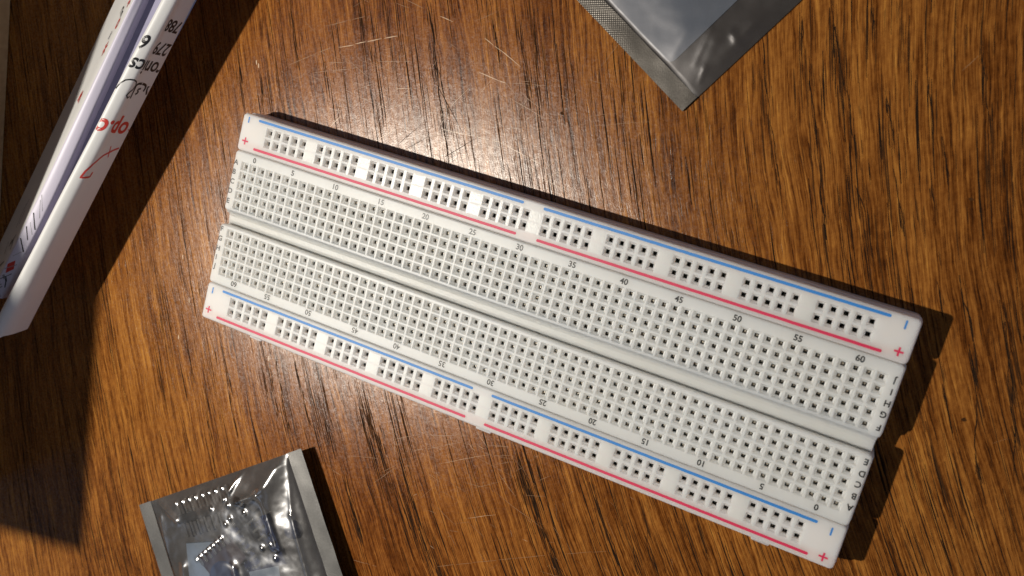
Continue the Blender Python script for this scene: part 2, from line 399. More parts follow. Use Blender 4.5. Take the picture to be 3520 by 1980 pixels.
def slab(b, u0, u1, v0, v1, field, zb=0.0, ch=0.35, r=0.9, draft=0.35):
    rings = []
    for ins, h in ((ch, Z), (ch * .3, Z - ch * .3), (0, Z - ch)):
        rings.append(b.ring(rrect(u0, u1, v0, v1, r, 5, ins), h))
    rings.append(b.ring(rrect(u0, u1, v0, v1, r, 5, 0), Z - 3.0))
    rings.append(b.ring(rrect(u0, u1, v0, v1, r, 5, -draft), Z - 3.2))
    rings.append(b.ring(rrect(u0, u1, v0, v1, r, 5, -draft), zb + .02))
    for x, y in zip(rings, rings[1:]): b.bridge(x, y)
    b.face(rings[-1])
    f0, f1, g0, g1 = field
    inner = []
    cache = {}
    for (x, y) in rrect(u0, u1, v0, v1, r, 5, ch):
        k = (min(max(x, f0), f1), min(max(y, g0), g1))
        if k not in cache: cache[k] = b.p(k[0], k[1], Z)
        inner.append(cache[k])
    b.bridge(rings[0], inner)

def cell(b, cu, cv, wu, wv, hu, hv, hole=0.45, depth=0.62, side_mat=0, jit=0.0):
    full = [(cu - wu, cv - wv), (cu + wu, cv - wv), (cu + wu, cv + wv), (cu - wu, cv + wv)]
    j = lambda: random.uniform(-jit, jit)
    a = b.ring(full, Z)
    i0 = b.ring([(cu - hu + j(), cv - hv + j()), (cu + hu + j(), cv - hv + j()), (cu + hu + j(), cv + hv + j()), (cu - hu + j(), cv + hv + j())], Z)
    def sq(x, y, h): return b.ring([(cu - x, cv - y), (cu + x, cv - y), (cu + x, cv + y), (cu - x, cv + y)], h)
    i1 = sq(hu - .05, hv - .05, Z - .07)
    i2 = sq(hu - .34, hv - .34, Z - depth + .07)
    i3 = sq(hole, hole, Z - depth)
    i4 = sq(hole, hole, Z - depth - .85)
    i5 = sq(hole, hole, Z - 4.2)
    for k in range(4):
        kk = (k + 1) % 4
        b.face((a[k], a[kk], i0[kk], i0[k]), side_mat if k in (1, 3) else 0)
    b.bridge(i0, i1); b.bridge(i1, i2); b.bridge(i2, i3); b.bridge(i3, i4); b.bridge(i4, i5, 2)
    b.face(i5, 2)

random.seed(4)
# --- terminal block: two hole fields and the centre channel
blk = MB()
FU0, FU1 = -PITCH / 2, 62 * PITCH + PITCH / 2
slab(blk, U0, U1, -3.60, 12.05, (FU0, FU1, -PITCH / 2, 4.5 * PITCH))
slab(blk, U0, U1, 15.80, 31.50, (FU0, FU1, 6.5 * PITCH, 11.5 * PITCH))
for half, base in ((0, 0.0), (1, 7 * PITCH)):
    for c_ in range(63):
        for r_ in range(5):
            cell(blk, c_ * PITCH, base + r_ * PITCH, PITCH / 2, PITCH / 2, 1.10, 1.10, jit=0.035)
# channel floor with a small central rib
prof = [(11.9, .05), (11.9, Z - .5), (12.35, Z - .75), (12.7, Z - 1.0), (12.9, Z - 1.9), (13.6, Z - 2.15), (14.7, Z - 2.25), (15.3, Z - 2.4), (15.75, Z - 2.5), (15.75, .05)]
for (v0_, h0_), (v1_, h1_) in zip(prof, prof[1:] + prof[:1]):
    blk.face([blk.p(U0 + .5, v0_, h0_), blk.p(U1 - .5, v0_, h0_), blk.p(U1 - .5, v1_, h1_), blk.p(U0 + .5, v1_, h1_)], 1)
for u_ in (U0 + .5, U1 - .5): blk.face([blk.p(u_, v_, h_) for v_, h_ in prof], 1)
block = blk.build('terminal_block', [M['plastic'], M['floor'], M['hole']], board)

# --- power rails
def rail(v0, v1, rows, mat, name='power_rail'):
    b = MB()
    fu0, fu1 = 1.5 * PITCH, 60.5 * PITCH
    hp = (rows[1] - rows[0]) / 2
    slab(b, U0, U1, v0, v1, (fu0, fu1, rows[0] - hp, rows[1] + hp))
    for k in range(59):
        cu = (2 + k) * PITCH
        for rv in rows:
            if k % 6 == 5:
                # blank between two groups of five: a flat polished tile
                a = b.ring([(cu - 1.27, rv - hp), (cu + 1.27, rv - hp), (cu + 1.27, rv + hp), (cu - 1.27, rv + hp)], Z)
                i = b.ring([(cu - 1.27, rv - hp + .20), (cu + 1.27, rv - hp + .20), (cu + 1.27, rv + hp - .20), (cu - 1.27, rv + hp - .20)], Z)
                b.bridge(a, i); b.face(i, 1)
            else:
                cell(b, cu, rv, PITCH / 2, hp, 0.90, 1.12, hole=0.49, side_mat=1, jit=0.03)
    return b
far_rows, near_rows = (-9.92, -7.27), (34.80, 37.50)
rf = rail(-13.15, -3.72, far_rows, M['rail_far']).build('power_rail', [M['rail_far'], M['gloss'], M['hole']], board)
rf['label'] = 'rail on the far long side whose polished ridges flash white'
rb = rail(31.62, 41.35, near_rows, M['rail_near'])
# little dovetail lugs on the near edge
for u0_, u1_ in ((11.2, 15.5), (77.4, 82.0), (143.6, 148.2)):
    a = rb.ring([(u0_, 41.2), (u1_, 41.2), (u1_ - .5, 42.15), (u0_ + .5, 42.15)], Z - 1.3)
    c_ = rb.ring([(u0_, 41.2), (u1_, 41.2), (u1_ - .5, 42.3), (u0_ + .5, 42.3)], 0.1)
    rb.bridge(a, c_); rb.face(a)
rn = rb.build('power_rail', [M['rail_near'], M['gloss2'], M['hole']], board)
rn['label'] = 'rail on the near long side with small lugs on its edge'

INK = Z + 0.012
def stripe(u0, u1, v, mat, parent, w=0.64, lab=None):
    b = MB(); n = 60
    L = []; Rr = []
    for k in range(n + 1):
        u = u0 + (u1 - u0) * k / n
        e = noise.noise(Vector((u * 1.3, v, 0))) * 0.045
        taper = 1.0
        L.append(b.p(u, v - w / 2 + e, INK)); Rr.append(b.p(u, v + w / 2 + e, INK))
    for k in range(n): b.face((L[k], Rr[k], Rr[k + 1], L[k + 1]))
    # rounded ends
    for u, s, a_, c_ in ((u0, -1, L[0], Rr[0]), (u1, 1, L[-1], Rr[-1])):
        arc = [b.p(u + s * w * .45 * math.sin(math.pi * t / 5), v - w / 2 * math.cos(math.pi * t / 5), INK) for t in range(1, 5)]
        b.face([a_] + arc + [c_])
    o = b.build('stripe', mat, parent)
    if lab: o['label'] = lab
    return o
for v, m, par, segs in ((-12.2, 'blue', rf, ((1.65, 74.8), (80.2, 155.15))), (-4.95, 'red', rf, ((1.75, 74.9), (80.5, 155.6))),
                        (32.82, 'blue', rn, ((1.7, 74.7), (80.1, 155.05))), (40.0, 'red', rn, ((1.5, 74.7), (80.15, 155.3)))):
    for a_, c_ in segs: stripe(a_, c_, v, M[m], par, lab='%s printed stripe' % m)
def minus(u, va, vb, par):
    b = MB(); b.face(b.ring(rrect(u - .19, u + .19, va, vb, .17, 3), INK)); b.build('minus_sign', M['blue'], par)
def plus(u, v, par, s=0.95):
    b = MB(); w = .2
    pts = [(-w, -s), (w, -s), (w, -w), (s, -w), (s, w), (w, w), (w, s), (-w, s), (-w, w), (-s, w), (-s, -w), (-w, -w)]
    b.face(b.ring([(u + x, v + y) for x, y in pts], INK)); b.build('plus_sign', M['red'], par)
minus(-1.58, -12.5, -10.9, rf); minus(158.45, -12.3, -10.45, rf); minus(-1.6, 32.7, 34.45, rn); minus(158.4, 32.75, 34.55, rn)
plus(-1.42, -6.3, rf, .92); plus(158.85, -5.9, rf, .92); plus(-1.63, 38.8, rn, .92); plus(158.54, 39.4, rn, .95)

def ink_text(s, u, v, size, rot, par, name, mat='black', lab=None, bold=0.0):
    vs, fs = text_geom(s, size, bold)
    b = MB()
    k = -1 if rot else 1
    for x, y in vs: b.p(u + k * x, v - k * y, INK)
    for f in fs: b.face(f)
    o = b.build(name, M[mat], par, fix=False)
    if lab: o['label'] = lab
    return o
top_u = {0: 2.6, 5: 14.3, 10: 27.06, 15: 40.1, 20: 52.3, 25: 64.8, 30: 76.9, 35: 89.85, 40: 102.1, 45: 114.6, 50: 127.4, 55: 140.1, 60: 152.6}
bot_u = {60: 4.3, 55: 14.9, 50: 27.5, 45: 41.4, 40: 53.3, 35: 65.8, 30: 78.7, 25: 92.1, 20: 104.3, 15: 116.7, 10: 129.35, 5: 142.7, 0: 154.1}
for n_, u in top_u.items(): ink_text(str(n_), u, -2.24, 1.82, False, block, 'column_number', lab='%d, upright' % n_, bold=.045)
for n_, u in bot_u.items(): ink_text(str(n_), u, 29.98, 1.82, True, block, 'column_number', lab='%d, upside down' % n_, bold=.045)
LV = dict(A=-.51, B=1.96, C=4.45, D=6.98, E=9.6, F=17.15, G=19.65, H=22.3, I=24.76, J=27.25)
RV = dict(J=-.25, I=2.24, H=4.72, G=7.1, F=9.88, E=17.4, D=20.0, C=22.4, B=24.98, A=27.54)
for s, v in LV.items(): ink_text(s, -2.72, v, 1.8, False, block, 'row_letter', lab='letter %s at the left end' % s, bold=.045)
for s, v in RV.items(): ink_text(s, 160.1, v, 1.8, True, block, 'row_letter', lab='letter %s at the right end' % s, bold=.045)

# --- spring contacts down in the holes
def clip(b, c_, v0):
    b.box(c_ * PITCH - .35, c_ * PITCH + .35, v0 - .9, v0 + 4 * PITCH + .9, Z - 4.1, Z - 3.7)
    for r_ in range(5):
        v = v0 + r_ * PITCH
        tilt = random.uniform(-.07, .07)
        hh = Z - 1.62 + random.uniform(-.4, .1)
        b.box(c_ * PITCH - .30 + tilt, c_ * PITCH + .30 + tilt, v - .34, v + .34, Z - 3.72, hh)
        b.dome(c_ * PITCH + tilt, v + random.uniform(-.05, .05), hh, .30, .26, 10, 4)
rest = MB()
for v0 in (0.0, 7 * PITCH):
    for c_ in range(63):
        if c_ < 13: clip(rest, c_, v0)
        else:
            b = MB(); clip(b, c_, v0); b.build('contact_clip', M['metal'], block, smooth=True)
o = rest.build('contact_clips', M['metal'], block, smooth=True); o['kind'] = 'stuff'
for par, rows in ((rf, far_rows), (rn, near_rows)):
    for rv in rows:
        for g0, g1 in ((0, 5), (5, 10)):
            b = MB()
            b.box((2 + 6 * g0) * PITCH - .8, (6 + 6 * (g1 - 1)) * PITCH + .8, rv - .3, rv + .3, Z - 4.1, Z - 3.8)
            for g in range(g0, g1):
                for k in range(5):
                    u = (2 + 6 * g + k) * PITCH
                    b.dome(u + random.uniform(-.1, .1), rv + .25, Z - 3.8, .22, 1.9, 8, 3)
                    b.dome(u + random.uniform(-.1, .1), rv - .22, Z - 3.8, .16, 1.3, 8, 3)
            b.build('contact_strip', M['metal'], par, smooth=True)

# ------------------------------------------------------------------ white printed box, half open, raised on its right side
def paper(name, c=(0.80, 0.79, 0.77), rough=0.42):
    nt = NT(name); P, U, V, H = nt.objmm()
    n = nt.noise(P, 0.08, 3); f = nt.noise(P, 5.0, 2)
    nt.set(Base_Color=nt.mix(nt.mapr(n, .3, .7, 0, .35), c, tuple(x * .93 for x in c)), Roughness=rough, Specular_IOR_Level=.5, Normal=nt.bump(f, .12, .00003))
    return nt.mat
M['paper'] = paper('white_coated_card'); M['card_shade'] = paper('white_card_lilac_shade', (0.70, 0.66, 0.78)); M['card_gap_shade'] = paper('white_card_violet_shade', (0.44, 0.42, 0.58))  # last two: white card with cool ambient shade put into the colour
M['redprint'] = simple('red_print', (0.62, 0.05, 0.035), .4); M['blackprint'] = simple('black_print', (0.015, 0.014, 0.016), .35); M['greyprint'] = simple('grey_print', (0.30, 0.29, 0.31), .5)
wb = thing('white_box', 'flat white printed card box with a raised open edge, left of the breadboard', 'box')
VA, VB, NV = -90.0, 62.0, 38
fA0 = lambda V: -67.30 - .344 * V
fA1 = lambda V: -43.98 - .346 * V + noise.noise(Vector((V * .03, 3, 0))) * .3
fB = lambda V: (-41.4 - .311 * V) if V < 10 else (-41.4 - .311 * V - .0009 * (V - 10) ** 2)
fD = lambda V: -35.9 - .372 * V + noise.noise(Vector((V * .035, 9, 0))) * .5
fE = lambda V: -33.59 - .354 * V
def lofted(name, prof, mat, va=VA, vb=VB, smooth=True, nv=NV):
    b = MB(); rows = []
    for k in range(nv + 1):
        V = va + (vb - va) * k / nv
        rows.append([b.p(*q) for q in prof(V)])
    for r0, r1 in zip(rows, rows[1:]):
        for i in range(len(r0) - 1): b.face((r0[i], r1[i], r1[i + 1], r0[i + 1]))
    return b.build(name, mat, wb, smooth=smooth)
def cut(V):  # the corner of the near end is cut slantwise: the wall ends further on at its rim
    return max(0.0, (V - 52.0) / 10.0)
def wall_pt(V, s):
    """the outer wall: s = 0 at its lower edge, 1 where it has turned over the rounded rim"""
    e = (fE(V), 13.5); d = (fD(V), 22.0)
    ctrl = [(e[0] - .5, 13.3), e, (e[0] + .12, 15.6), (e[0] + .15, 18.2), (d[0] + 2.9, 20.5), (d[0] + 1.9, 21.8), (d[0] + .8, 22.35), (d[0], 22.1), (d[0] - .25, 21.2), (d[0] + .6, 20.6)]
    x = s * (len(ctrl) - 3) + 0.999999
    i = min(int(x), len(ctrl) - 3); f = x - i
    p0, p1, p2, p3 = ctrl[i - 1], ctrl[i], ctrl[i + 1], ctrl[i + 2]
    def cr(a, b_, c_, d_): return .5 * ((2 * b_) + (-a + c_) * f + (2 * a - 5 * b_ + 4 * c_ - d_) * f * f + (-a + 3 * b_ - 3 * c_ + d_) * f ** 3)
    return cr(p0[0], p1[0], p2[0], p3[0]), cr(p0[1], p1[1], p2[1], p3[1])
def wall_prof(V):
    out = []
    for k in range(26):
        s = k / 25
        u, h = wall_pt(V, s)
        sl = 4.0 * s * max(0.0, (V - 50) / 12.0)       # rim runs on past the lower edge
        out.append((u - sl * .36, V + sl, h))
    # inner side of the wall, coming down again
    u, h = wall_pt(V, 1.0)
    sl = 4.0 * max(0.0, (V - 50) / 12.0)
    out.append((u + .5 - sl * .36, V + sl, h - 2)); out.append((fE(V) - 1.0, V, 14.2)); out.append((fE(V) - .2, V, 13.45))
    return out
outer = lofted('outer_wall', wall_prof, M['paper'])
lofted('inner_panel', lambda V: [(fA1(V) - .3, V, 20.6), (fA1(V), V, 21.0), (fA1(V) + .5, V, 21.05), (fA1(V) * .5 + fB(V) * .5, V, 20.6), (fB(V) - .3, V, 19.9), (fB(V), V, 19.5), (fB(V) - .2, V, 18.8), (fB(V) - .8, V, 14.0)], M['card_shade'], vb=54.0)
lofted('tuck_flap', lambda V: [(fB(V) - 1.2, V, 17.5), (fB(V) + .2, V, 17.0), (fB(V) + (fD(V) - fB(V)) * .5, V, 14.2), (fD(V) + 2.0, V, 13.6), (fE(V) - .8, V, 13.55)], M['card_gap_shade'], vb=40.0)
face = lofted('printed_face', lambda V: [(fA1(V) + .1, V, 21.02), (fA1(V) - .6, V, 20.7), (fA1(V) - 6, V, 16.2), (fA1(V) - 14, V, 9.4), (fA0(V) + .6, V, 3.4), (fA0(V), V, 2.6)], M['paper'], vb=55.0)
lofted('base_panel', lambda V: [(fA0(V), V, 2.55), (fA0(V) + 10, V, 6.5), (fE(V) - 4, V, 12.2), (fE(V) - .2, V, 13.3)], M['paper'], vb=52.0)

_al = [0.0]
for k in range(1, 201):
    a_ = wall_pt(0, (k - 1) / 200); c_ = wall_pt(0, k / 200); _al.append(_al[-1] + math.hypot(a_[0] - c_[0], a_[1] - c_[1]))
def s_of(mm):
    if mm <= 0: return -1.0
    for k in range(1, 201):
        if _al[k] >= mm: return (k - 1 + (mm - _al[k - 1]) / max(1e-6, _al[k] - _al[k - 1])) / 200
    return 1.0
def on_wall(name, s, size, Vc, s_end, mat, parent, bold=0.0, shear=0.0, geom=None, xs=1.0):
    """print on the outer wall, reading towards the rim; the wall is about 12 mm of card from lower edge to rim"""
    vs, fs = geom if geom else text_geom(s, size, bold, shear)
    if not vs: return
    x1 = max(v[0] for v in vs)
    b = MB()
    keep = []
    for x, y in vs:
        ss = s_of(s_end + (x - x1) * xs)
        V = Vc + y
        sc_ = min(max(ss, 0.0), 1.0)
        u, h = wall_pt(V, sc_)
        u2, h2 = wall_pt(V, min(1.0, sc_ + .01)); u1, h1 = wall_pt(V, max(0, sc_ - .01))
        tx, th = u2 - u1, h2 - h1; l = math.hypot(tx, th) or 1
        nx, nh = th / l, -tx / l
        b.p(u + nx * .05, V, h + nh * .05); keep.append(ss)
    for f in fs:
        if min(keep[i] for i in f) > 0.0: b.face(f)
    return b.build(name, M[mat], parent, fix=False)
def subdiv(geom, n=2):
    # finer triangles so the print bends round the rim
    vs, fs = geom
    if not vs: return geom
    bm = bmesh.new()
    bv = [bm.verts.new((x, y, 0)) for x, y in vs]
    for f in fs:
        try: bm.faces.new([bv[i] for i in f])
        except ValueError: pass
    bmesh.ops.triangulate(bm, faces=bm.faces)
    bmesh.ops.subdivide_edges(bm, edges=bm.edges, cuts=n)
    bm.verts.index_update()
    r = [(v.co.x, v.co.y) for v in bm.verts], [[v.index for v in f.verts] for f in bm.faces]
    bm.free(); return r
for txt, size, Vc, se, mat, bd, shr, xs in (('1788', 4.4, -29.0, 5.6, 'blackprint', .10, .2, .75), ('2 279', 4.6, -22.9, 5.8, 'blackprint', .10, .25, .75), ('6', 5.0, -23.6, 10.2, 'blackprint', .12, .1, .8),
                              ('tronics', 5.5, -17.6, 10.1, 'blackprint', .10, .12, .78), ('\u0627\u0644\u062f\u0643', 6.0, -11.9, 5.6, 'blackprint', .08, 0, .8), ('shop.c', 6.8, -.9, 10.3, 'redprint', .18, .08, .8)):
    on_wall('printed_text', txt, size, Vc, se, mat, outer, geom=subdiv(text_geom(txt, size, bd, shr)), xs=xs)
def ribbon(pts, w, n=10):
    """polyline in print coordinates (x towards the rim, y towards the viewer) as a ribbon"""
    vs = []; fs = []
    P = []
    for a, c_ in zip(pts, pts[1:]):
        for k in range(n): P.append((a[0] + (c_[0] - a[0]) * k / n, a[1] + (c_[1] - a[1]) * k / n))
    P.append(pts[-1])
    for i, p_ in enumerate(P):
        q0 = P[max(0, i - 1)]; q1 = P[min(len(P) - 1, i + 1)]
        dx, dy = q1[0] - q0[0], q1[1] - q0[1]; l = math.hypot(dx, dy) or 1
        vs += [(p_[0] - dy / l * w / 2, p_[1] + dx / l * w / 2), (p_[0] + dy / l * w / 2, p_[1] - dx / l * w / 2)]
    for i in range(len(P) - 1): fs.append([2 * i, 2 * i + 1, 2 * i + 3, 2 * i + 2])
    return vs, fs
# the big arabic-like flourish by the rim and the outlined red emblem further down
on_wall('printed_text', '', 1, -12.9, 10.6, 'blackprint', outer, geom=ribbon([(0, 2.2), (-.5, .6), (-1.3, -.5), (-2.2, -.9), (-3.2, -1.0), (-4.2, -.6), (-4.7, .3), (-4.4, 1.5), (-3.6, 2.2), (-3.2, 3.2), (-3.8, 3.9), (-4.5, 3.4)], .38, 4))
on_wall('printed_emblem', '', 1, 8.6, 8.2, 'redprint', outer, geom=ribbon([(-8.6, -4.2), (-6, -3.0), (-3.6, -1.3), (-1.4, 1.2), (-.4, 3.4), (0, 5.4), (-2.6, 5.0), (-2.8, 3.6)], .52, 5))
on_wall('printed_emblem', '', 1, 5.5, 3.6, 'redprint', outer, geom=ribbon([(0, -1.0), (-.4, .6), (-.8, 2.2)], .3, 5))

def on_surface(name, pts, w, mat, parent, f):
    b = MB()
    vs, fs = ribbon(pts, w, 4)
    for x, y in vs: b.p(*f(x, y))
    for q_ in fs: b.face(q_)
    return b.build(name, M[mat], parent, fix=False)
inner = [o for o in wb.children if o.name.startswith('inner_panel')][0]
def fpanel(x, V):   # x 0..1 across the inner panel
    a, c_ = fA1(V) + .5, fB(V) - .3
    return (a + (c_ - a) * x, V, 21.05 + (19.9 - 21.05) * x + .08)
for (x0, v0, x1, v1, w, m) in ((.1, 22.0, .85, 26.4, .12, 'greyprint'), (.15, 27.4, .98, 32.0, .30, 'blackprint'), (.25, 30.2, .95, 33.6, .12, 'greyprint'), (.1, 31.6, .8, 35.4, .26, 'blackprint'),
                               (.1, 35.3, .95, 39.0, .30, 'blackprint'), (.2, 40.8, .85, 38.9, .12, 'greyprint'), (.0, 45.0, .95, 43.0, .2, 'greyprint'), (.05, 48.2, .9, 46.0, .2, 'blackprint'),
                               (.1, 49.0, .5, 52.0, .34, 'blackprint'), (.5, 52.0, .9, 53.5, .3, 'blackprint'), (.5, 52.0, .02, 53.6, .3, 'blackprint'), (.15, 46.8, .5, 47.9, .7, 'greyprint'), (.45, 47.2, .75, 48.6, .5, 'blackprint'), (.7, 48.4, .9, 50.4, .34, 'blackprint'), (.1, 50.6, .45, 49.6, .3, 'greyprint'), (.6, 50.2, .3, 51.4, .4, 'greyprint'), (.2, 23.5, .9, 28.6, .14, 'greyprint')):
    # ribbon in (x, V) space scaled to mm
    sx = 3.0
    on_surface('printed_line', [(x0 * sx, v0), (x1 * sx, v1)], w, m, inner, lambda x, y: fpanel(x / sx, y))
b = MB(); b.face([b.p(*fpanel(x, v)) for x, v in ((.08, 43.4), (.62, 41.9), (.86, 44.5), (.3, 46.2))]); b.build('red_print_square', M['redprint'], inner, fix=False)
def fface(x, V):    # x mm down from the ridge on the printed face
    return (fA1(V) - .6 - x * .77, V, 20.7 - x * .64 + .1)
for txt, size, x, V, m in (('*', 9.0, 3.0, -32.5, 'redprint'), ('o', 6.0, 5.2, -26.0, 'redprint'), ('*', 9.0, 6.4, -19.0, 'redprint'), ('w', 7.0, 10.5, -5.0, 'redprint'), ('\u0633', 4.6, 8.6, -29.0, 'blackprint'), ('x', 4.6, 9.4, -22.5, 'greyprint')):
    vs, fs = text_geom(txt, size, .08)
    if not vs: continue
    b = MB()
    for a_, c_ in vs: b.p(*fface(x - a_, V + c_))
    for f in fs: b.face(f)
    b.build('printed_mark', M[m], face, fix=False)
for pts in ([(5, 36), (9, 40), (10.5, 39)], [(3, 44), (8, 47), (9, 51)], [(12, 30), (10, 34)], [(2, 40), (6, 38), (9, 41)], [(14, 27), (16, 31), (13, 36)], [(4, 50), (8, 49), (12, 53)], [(11, 44), (15, 41)]):
    on_surface('printed_line', pts, .5, 'blackprint', face, fface)

# ------------------------------------------------------------------ tall brown carton beyond the left edge of the picture (its lower side just shows, its shadow falls across the table)
nt = NT('brown_cardboard'); P, U, V, H = nt.objmm()
nt.set(Base_Color=nt.mix(nt.mapr(nt.noise(P, .4, 4), .3, .7), (0.60, 0.40, 0.22), (0.50, 0.32, 0.17)), Roughness=.8, Normal=nt.bump(nt.noise(P, 2, 2), .2, .0001))
M['carton'] = nt.mat
ct = thing('cardboard_carton', 'tall brown cardboard carton at the far left edge, past the white box', 'carton')
def quadbox(b, pts, h0, h1):
    a = b.ring(pts, h0); c_ = b.ring(pts, h1); b.bridge(c_, a); b.face(c_); b.face(a[::-1])
CH = 138.0
cr_ = (-78.6, 122.6)
e1 = Vector((-.151, -.9885)); e2 = Vector((-.98, .2))
p0 = Vector(cr_); p1 = p0 + e1 * 190; p2 = p1 + e2 * 150; p3 = p0 + e2 * 150
b = MB()
o_ = Vector((3.6, -.7))
ra = b.ring([tuple(p0 + o_), tuple(p1 + o_), tuple(p2), tuple(p3)], .3); rc = b.ring([tuple(p0), tuple(p1), tuple(p2), tuple(p3)], CH)
b.bridge(rc, ra); b.face(rc); b.face(ra[::-1]); b.build('carton_body', M['carton'], ct)

# ------------------------------------------------------------------ antistatic bags
def film_material(name, tint=(0.85, 0.84, 0.84), rough=0.16, opacity=0.5, through=(0.72, 0.70, 0.69), bscale=.12, bstr=.3, dif=(.20, .19, .185), dmix=.55):
    nt = NT(name); P, U, V, H = nt.objmm()
    n1 = nt.noise(P, bscale, 2, .5); n2 = nt.noise(P, 2.5, 3, .6)
    nrm = nt.bump(nt.math('ADD', n1, nt.math('MULTIPLY', n2, .012)), bstr, .0012)
    g = nt.n.new('ShaderNodeBsdfGlossy'); g.inputs['Color'].default_value = (*tint, 1); nt.l.new(nrm, g.inputs['Normal'])
    nt.put(g.inputs['Roughness'], nt.math('ADD', rough, nt.math('MULTIPLY', nt.noise(P, .5, 3), .14)))
    d = nt.n.new('ShaderNodeBsdfDiffuse'); d.inputs['Color'].default_value = (*dif, 1); nt.l.new(nrm, d.inputs['Normal'])
    m0 = nt.n.new('ShaderNodeMixShader'); m0.inputs[0].default_value = dmix; nt.l.new(g.outputs[0], m0.inputs[1]); nt.l.new(d.outputs[0], m0.inputs[2])
    t = nt.n.new('ShaderNodeBsdfTransparent'); t.inputs['Color'].default_value = (*through, 1)
    m = nt.n.new('ShaderNodeMixShader'); m.inputs[0].default_value = opacity
    nt.l.new(t.outputs[0], m.inputs[1]); nt.l.new(m0.outputs[0], m.inputs[2]); nt.l.new(m.outputs[0], nt.out.inputs['Surface'])
    return nt.mat
def band_material(name, ang, c0=(0.13, 0.12, 0.11), c1=(0.26, 0.25, 0.23), ribs=None):
    nt = NT(name); P, U, V, H = nt.objmm()
    ca, sa = math.cos(ang), math.sin(ang)
    x = nt.math('ADD', nt.math('MULTIPLY', U, ca), nt.math('MULTIPLY', V, sa)); y = nt.math('ADD', nt.math('MULTIPLY', U, -sa), nt.math('MULTIPLY', V, ca))
    rib = nt.math('MULTIPLY', nt.math('SINE', nt.math('MULTIPLY', x, 9.5)), nt.math('SINE', nt.math('MULTIPLY', y, 9.5)))
    if ribs is not None: rib = nt.math('MULTIPLY', rib, nt.mapr(U, ribs[0], ribs[1], 1.0, .06))
    else: rib = nt.math('MULTIPLY', rib, .1)
    n = nt.noise(P, 3.2, 4, .7); big = nt.noise(P, .10, 2)
    h = nt.math('ADD', nt.math('MULTIPLY', rib, .5), nt.math('MULTIPLY', n, .6))
    nt.set(Base_Color=nt.mix(nt.mapr(nt.math('ADD', nt.math('MULTIPLY', n, .5), nt.math('MULTIPLY', big, .5)), .35, .65), c0, c1), Metallic=.6, Roughness=.36, Normal=nt.bump(h, .45, .00010))
    return nt.mat
M['film'] = film_material('antistatic_film', rough=.15, opacity=.42, through=(.95, .94, .93), bscale=.17, bstr=.22, dif=(.20, .195, .19), dmix=.15); M['film_dark'] = film_material('antistatic_film_dark', (.27, .26, .26), .30, .36, (.86, .85, .85), .10, .25, (.075, .068, .065), .6)
M['back2'] = simple('dark_bag_back_film', (.095, .082, .074), .4, .4, noise_amt=.5, nscale=.3); M['back'] = simple('bag_back_film', (.19, .18, .175), .35, .5, noise_amt=.5, nscale=.3)

def seg_d(u, v, a, c_):
    dx, dy = c_[0] - a[0], c_[1] - a[1]; t = max(0, min(1, ((u - a[0]) * dx + (v - a[1]) * dy) / (dx * dx + dy * dy)))
    return math.hypot(u - a[0] - t * dx, v - a[1] - t * dy), t
def bag_sheet(b, O, eu, ev, s0, s1, t0, t1, hf, ns, ntt, mi=0):
    g = []
    for i in range(ns + 1):
        row = []
        for j in range(ntt + 1):
            s = s0 + (s1 - s0) * i / ns; t = t0 + (t1 - t0) * j / ntt
            u = O[0] + eu[0] * s + ev[0] * t; v = O[1] + eu[1] * s + ev[1] * t
            row.append(b.p(u, v, hf(s, t, u, v)))
        g.append(row)
    for i in range(ns):
        for j in range(ntt): b.face((g[i][j], g[i + 1][j], g[i + 1][j + 1], g[i][j + 1]), mi)
    return g

# --- near bag (lower left): TL corner (-15,102.9), runs off the bottom of the picture
O1 = (-16.7, 104.3); eu1 = (.790, -.614); ev1 = (.600, .800)
W1, L1 = 61.4, 78.0
SB = 4.7
near = thing('antistatic_bag', 'silvery crinkled antistatic bag full of pin headers at the bottom edge, below the breadboard', 'bag', 'antistatic bags')
CREASES = [((27.7, 69.9), (24.6, 81.5), 2.4, 2.8), ((24.6, 81.5), (18.5, 86.5), 1.0, .9), ((24.6, 81.5), (33.0, 93.5), 1.1, .9), ((16.2, 78.9), (14.2, 86.0), .8, .5), ((-9.5, 100.5), (-1.0, 101.5), .8, .8),
           ((29.0, 71.5), (34.5, 84.0), .7, .6), ((34.5, 84.0), (44.5, 99.0), .9, .7), ((-7.5, 103.5), (-1.0, 116.0), .8, .8), ((5.3, 112.5), (6.8, 119.0), 1.7, 1.8), ((22, 104), (27, 112), .9, 1.0)]
TIPS = [(-3.2, 97.2), (-1.1, 95.6), (.9, 94.0), (2.9, 92.5), (5.0, 90.9), (7.0, 89.3), (9.1, 87.8), (11.1, 86.2), (13.2, 88.4), (10, 92.5), (15.2, 89.2), (17.6, 87.3), (19.9, 87.0), (21, 88.6), (17, 92.2), (16.2, 94.2), (9.3, 108.3), (10.4, 106.6), (11.5, 105), (12.6, 103.4), (13.7, 101.8), (14.8, 100.1), (15.9, 98.5), (28, 88), (30, 91), (32, 94), (33.6, 96.5), (31, 93.5), (29, 95.5)]
def base1(s, t): return .9 + 2.9 * (s / W1) + .012 * t
